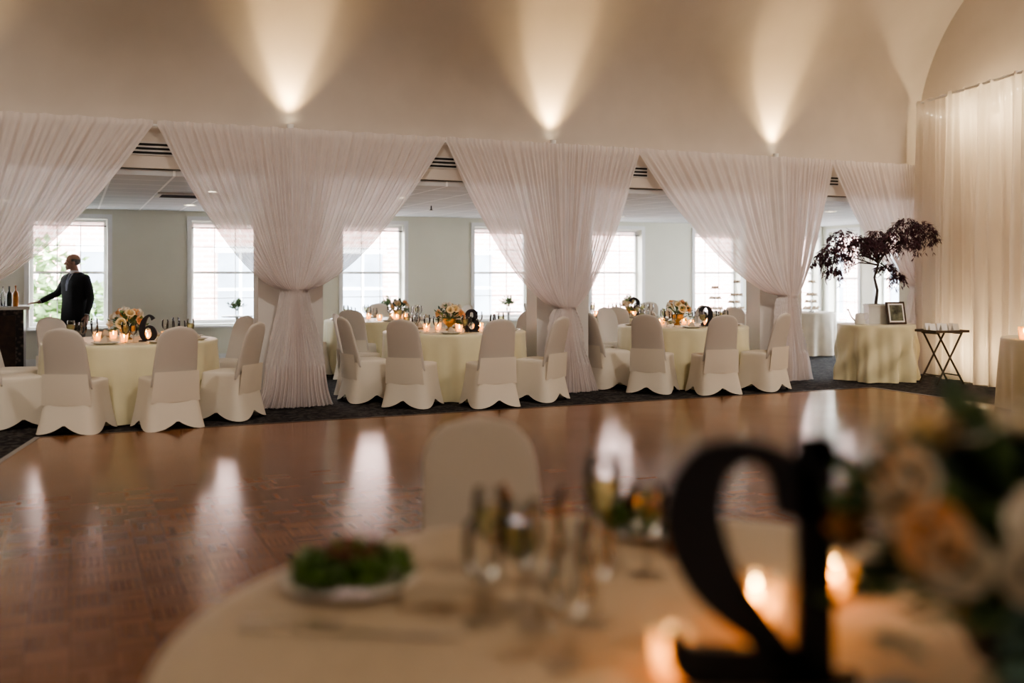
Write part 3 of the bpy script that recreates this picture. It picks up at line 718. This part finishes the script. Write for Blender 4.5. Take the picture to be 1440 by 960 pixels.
# ------------------------------------------------------------------ man
man=bpy.data.objects.new('man_in_suit',None); scene.collection.objects.link(man)
def remesh(b,name,vox,mats_fn=None,mat=None,smooth=3):
    o=b.obj(name,smooth=True)
    r=o.modifiers.new('r','REMESH'); r.mode='VOXEL'; r.voxel_size=vox
    s=o.modifiers.new('s','SMOOTH'); s.iterations=smooth; s.factor=.5
    dg=bpy.context.evaluated_depsgraph_get(); me=bpy.data.meshes.new_from_object(o.evaluated_get(dg)); 
    o.modifiers.clear(); o.data=me
    me.materials.clear()
    for m_ in (mat if isinstance(mat,list) else [mat]): me.materials.append(m_)
    for p in me.polygons:
        p.use_smooth=True; p.material_index=mats_fn(p.center) if mats_fn else 0
    o.parent=man; return o
def ering(c,rx,ry,n=28,p=2.4):
    out=[]
    for j in range(n):
        a=2*pi*j/n; cc,ss=math.cos(a),math.sin(a); k=(abs(cc)**p+abs(ss)**p)**(-1/p)
        out.append((c[0]+rx*cc*k,c[1]+ry*ss*k,c[2]))
    return out
b=MB()
tors=[(.74,0,.215,.145),(.80,0,.218,.15),(.90,0,.208,.145),(1.02,-.005,.192,.135),(1.14,-.005,.200,.14),(1.26,0,.218,.142),(1.33,.005,.225,.128),(1.38,.01,.205,.105),(1.42,.012,.14,.08),(1.45,.01,.075,.062)]
b.rings([ering((0,y,z),rx,ry) for z,y,rx,ry in tors],mSuit)
b.tube([(0,.012,1.38),(-.01,.0,1.46),(-.02,-.015,1.53)],[.064,.058,.056],mSkin,n=16)
for s in(-1,1):
    b.tube([(s*.09,0,.86),(s*.095,-.01,.68),(s*.10,-.015,.48),(s*.10,0,.28),(s*.10,.012,.07)],[.105,.092,.074,.066,.062],mSuit,n=16)
    b.tube([(s*.10,.03,.045),(s*.105,-.06,.045),(s*.11,-.16,.035)],[.045,.047,.034],mSuit,n=12)
RA=[(-.185,.01,1.35),(-.265,.01,1.245),(-.345,-.01,1.14),(-.40,-.11,1.085),(-.437,-.205,1.032)]
LA=[(.185,.01,1.35),(.235,.025,1.22),(.265,.035,1.08),(.275,.0,.97),(.275,-.035,.86)]
b.tube(RA,[.070,.060,.052,.046,.038],mSuit,n=14); b.tube(LA,[.070,.060,.052,.046,.038],mSuit,n=14)
def mf(c):
    if c.z>1.435 and abs(c.x)<.09: return 1
    if c.z<.075: return 2
    return 0
mShoe=M('shoe_leather',(.01,.008,.008),.25,var=.1)
remesh(b,'suit_body',.011,mf,[mSuit,mSkin,mShoe])
b=MB()
b.ell((0,.005,1.615),(.078,.099,.088),mSkin,n=20,m=14); b.ell((0,-.03,1.545),(.060,.070,.068),mSkin,n=18,m=12)
b.ell((0,-.075,1.495),(.028,.024,.022),mSkin)
b.tube([(0,-.088,1.60),(0,-.114,1.565)],[.009,.014],mSkin,n=10); b.ell((0,-.110,1.558),(.017,.016,.010),mSkin)
b.tube([(-.05,-.074,1.613),(0,-.093,1.612),(.05,-.074,1.613)],[.009,.010,.009],mSkin,n=8)
b.ell((0,-.096,1.524),(.024,.009,.006),mSkin); b.ell((0,-.094,1.514),(.020,.010,.006),mSkin)
for s in(-1,1):
    b.ell((s*.080,.012,1.578),(.009,.020,.033),mSkin); b.ell((s*.045,-.068,1.56),(.02,.02,.022),mSkin)
def hf(c):
    if c.y>.035 and 1.53<c.z<1.625: return 1
    if abs(c.x)>.066 and c.y>-.015 and 1.595<c.z<1.63: return 1
    return 0
head=remesh(b,'head',.0055,hf,[mSkin,mHair],2)
hm=MB()
for s in(-1,1):
    hm.ell((s*.031,-.081,1.588),(.012,.010,.009),mEye); hm.ell((s*.031,-.0905,1.588),(.005,.003,.005),mDark)
eo=hm.obj('eyes',smooth=True,parent=man)
for o in (head,eo): o.rotation_euler=(0,0,math.radians(-48)); o.location=(-.025,-.014,.0)
def hand(name,wr,fd,up,side,curl):
    b=MB(); wr=Vector(wr); fd=Vector(fd).normalized(); up=Vector(up); up=(up-fd*up.dot(fd)).normalized(); sd=fd.cross(up)*side
    R=Matrix((sd,fd,up)).transposed()
    b.tube([wr-fd*.03,wr+fd*.01],[.027,.026],mSkin,n=12)
    b.ell(wr+fd*.05,(.040,.052,.015),mSkin,n=14,m=8,rot=R)
    for i,(o,l) in enumerate(((-.029,.068),(-.010,.077),(.010,.072),(.028,.056))):
        p=wr+fd*.085+sd*o; pts=[p-fd*.02,p]; d=fd.copy()
        for k,f in enumerate((.45,.3,.25)):
            d=(d-up*curl[k]+sd*o*.8).normalized(); p=p+d*l*f; pts.append(p)
        b.tube(pts,[.010,.0095,.0088,.008,.007],mSkin,n=10)
    p=wr+fd*.025-sd*.030; d=(fd*.7-sd*.8-up*.15).normalized(); p2=p+d*.038; p3=p2+(fd*.9-sd*.35-up*.2).normalized()*.028
    b.tube([p-d*.01,p,p2,p3],[.013,.013,.011,.009],mSkin,n=10)
    b.obj(name,smooth=True,parent=man)
hand('hand_right',(-.445,-.222,1.020),(-.42,-1,-.13),(0,0,1),-1,(.05,.25,.15))
hand('hand_left',(.275,-.045,.835),(.0,-.12,-1),(1,0,0),-1,(.12,.25,.3))
b=MB()
b.tube([(-.437,-.200,1.036),(-.444,-.220,1.024)],.034,mShirt,n=14,round_=False); b.tube([(.275,-.035,.862),(.275,-.04,.842)],.034,mShirt,n=14,round_=False)
rs=[]
for z,r in ((1.425,.072),(1.45,.067),(1.47,.063)): rs.append([(-.008+r*math.cos(2*pi*j/20),.004+r*1.02*math.sin(2*pi*j/20)-(.01 if z>1.44 else .0),z) for j in range(20)])
b.rings(rs,mShirt,False,False); b.obj('shirt_collar',smooth=True,parent=man)
def chest(x,z,off=.006):
    for i in range(len(tors)-1):
        if tors[i][0]<=z<=tors[i+1][0]:
            f=(z-tors[i][0])/(tors[i+1][0]-tors[i][0]); q=[tors[i][k]*(1-f)+tors[i+1][k]*f for k in range(4)]
            return q[1]-q[3]*(max(0.01,1-abs(x/q[2])**2.4))**(1/2.4)-off
    return -.1
def strip(rows,mat,name,off):
    b=MB(); vs=[];fs=[]
    for z,xa,xb in rows:
        for k in range(5):
            x=xa+(xb-xa)*k/4; vs.append((x,chest(x,z,off),z))
    for i in range(len(rows)-1):
        for k in range(4): fs.append((i*5+k,i*5+k+1,(i+1)*5+k+1,(i+1)*5+k))
    b.add(vs,fs,mat); return b.obj(name,smooth=True,parent=man)
zz=[1.18+.02*i for i in range(13)]
strip([(z,-.004-(z-1.18)*.15,.004+(z-1.18)*.15) for z in zz],mShirt,'shirt_front',.004)
strip([(z,-.012-.014*math.sin(pi*(z-1.16)/.32),.012+.014*math.sin(pi*(z-1.16)/.32)) for z in zz],mTie,'tie',.009)
for s in(-1,1):
    strip([(z,s*(.004+(z-1.18)*.15),s*(.012+(z-1.18)*.15+.06*math.sin(pi*min(1,(z-1.16)/.26))**.8*(1 if z<1.38 else .6))) for z in zz[:-1]],mSuit,'lapel_'+('l' if s>0 else 'r'),.008)
man.location=(-6.23,14.2,0); man.rotation_euler=(0,0,math.radians(-25))
# ------------------------------------------------------------------ foreground
fx,fy=.30,1.85
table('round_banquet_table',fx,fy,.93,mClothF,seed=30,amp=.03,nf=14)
chair(-.03,2.98,math.atan2(fy-2.98,fx+.03))
random.seed(77)
def plate_salad(x,y):
    b=MB(); b.lathe([(.001,.004),(.09,.004),(.13,.014),(.145,.02),(.143,.024),(.09,.010),(.001,.010)],mPlate,n=40); b.obj('salad_plate',smooth=True,loc=(x,y,.752))
    b=MB()
    for _ in range(300):
        a=random.uniform(0,6.3); r=.130*math.sqrt(random.random()); h=.055*(1-(r/.145)**2)
        leaf(b,Vector((r*math.cos(a),r*math.sin(a),.018+random.uniform(0,h))),Vector((random.gauss(0,1),random.gauss(0,1),random.uniform(.0,.7))),random.uniform(.03,.05),.014,mSalad,curl=.3)
    for _ in range(60):
        a=random.uniform(0,6.3); r=.065*math.sqrt(random.random()); b.ell((r*math.cos(a),r*math.sin(a),.070+random.uniform(-.01,.014)),(random.uniform(.007,.014),.009,.007),mNut,n=6,m=4)
    b.obj('green_salad',loc=(x,y,.752+.006))
plate_salad(-.345,2.13); plate_salad(.36,2.58)
b=MB()
b.box(-.1,.1,-.06,.06,0,.006,mNap); b.box(-.098,.098,-.058,.05,.006,.011,mNap); b.obj('folded_napkin',loc=(-.13,2.05,.752),rot=.1)
def knife(x,y,rot):
    b=MB(); pr=[(-.115,.007),(-.10,.009),(-.02,.006),(0,.006),(.02,.010),(.09,.010),(.112,.006),(.12,.001)]
    b.rings([[(p,-w,.002),(p,w,.002),(p,w,.006 if p<0 else .0035),(p,-w,.006 if p<0 else .0035)] for p,w in pr],mSilver); b.obj('table_knife',loc=(x,y,.752),rot=rot)
def fork(x,y,rot):
    b=MB(); b.rings([[(p,-w,z),(p,w,z),(p,w,z+.003),(p,-w,z+.003)] for p,w,z in [(-.1,.009,.001),(-.02,.004,.004),(.02,.004,.007),(.045,.012,.004),(.06,.012,.003)]],mSilver)
    for k in range(4): b.tube([(.058,-.0105+.007*k,.0045),(.08,-.0105+.007*k,.004),(.098,-.0105+.007*k,.007)],[.0022,.002,.001],mSilver,n=6)
    b.obj('dinner_fork',loc=(x,y,.752),rot=rot)
knife(-.40,1.86,-.10); fork(-.42,1.905,-.12); knife(-.21,1.835,-.1)
for x,y,s,l in ((.055,1.88,1.15,False),(.215,2.36,1.2,True),(-.05,2.20,1.0,True),(.10,1.70,1.0,False),(-.055,1.90,1.0,False),(.30,2.20,1.05,False),(.13,2.08,1.1,False),(.02,1.99,1.1,True),(.16,1.90,1.0,False)):
    b=MB(); put_goblet(b,0,0,0,s,l,n=28); b.obj('water_goblet',smooth=True,loc=(x,y,.752))
for x,y in ((-.02,2.47),(.385,2.38)):
    b=MB(); b.lathe([(.001,0),(.022,0),(.024,.01),(.016,.03),(.020,.07),(.013,.09),(.019,.11),(.016,.13),(.004,.138),(.006,.148),(.001,.152)],mWoodL,n=20); b.obj('pepper_mill',smooth=True,loc=(x,y,.752))
for x,y,s in ((.455,1.86,1.35),(.265,1.66,1.0),(.66,2.03,1.2)):
    b=MB(); votive(b,0,0,0,s); b.obj('votive_candle',smooth=True,loc=(x,y,.752))
    light('votive_glow','POINT',(x,y,.752+.13),.15,(1,.55,.2),shadow_soft_size=.01)
number('12',.408,1.62,.752,.39,rot=pi,dep=.025,base=False,bold=1.25,adv1=.19)
centerpiece('rose_centerpiece',.77,1.50,.752,.25,34,80,.085,seed=104,zc=.26,tall=True,rs=(.20,.29),rxy=(1.2,1.0))
b=MB(); b.T=Matrix.Rotation(.3,4,'Z')
b.add([(-.09,-.07,0),(.09,-.07,0),(.09,.07,0),(-.09,.07,0),(-.05,-.02,.06),(.06,-.02,.07),(.05,.03,.065),(-.04,.03,.05)],[(0,1,5,4),(1,2,6,5),(2,3,7,6),(3,0,4,7),(4,5,6,7),(0,3,2,1)],mNapB); b.obj('grey_napkin',loc=(.53,1.45,.752))
# ------------------------------------------------------------------ camera
cam=bpy.data.cameras.new('camera'); co=bpy.data.objects.new('camera',cam); scene.collection.objects.link(co)
co.location=(0,0,1.42); co.rotation_euler=(pi/2,0,0); cam.lens=35; cam.sensor_width=36; cam.shift_y=-95/1440
cam.dof.use_dof=True; cam.dof.focus_distance=11.0; cam.dof.aperture_fstop=.85
cam.clip_end=200; scene.camera=co
scene.view_settings.view_transform='AgX'
try: scene.view_settings.look='AgX - Medium High Contrast'
except Exception as e: print(e)
scene.view_settings.exposure=0.34
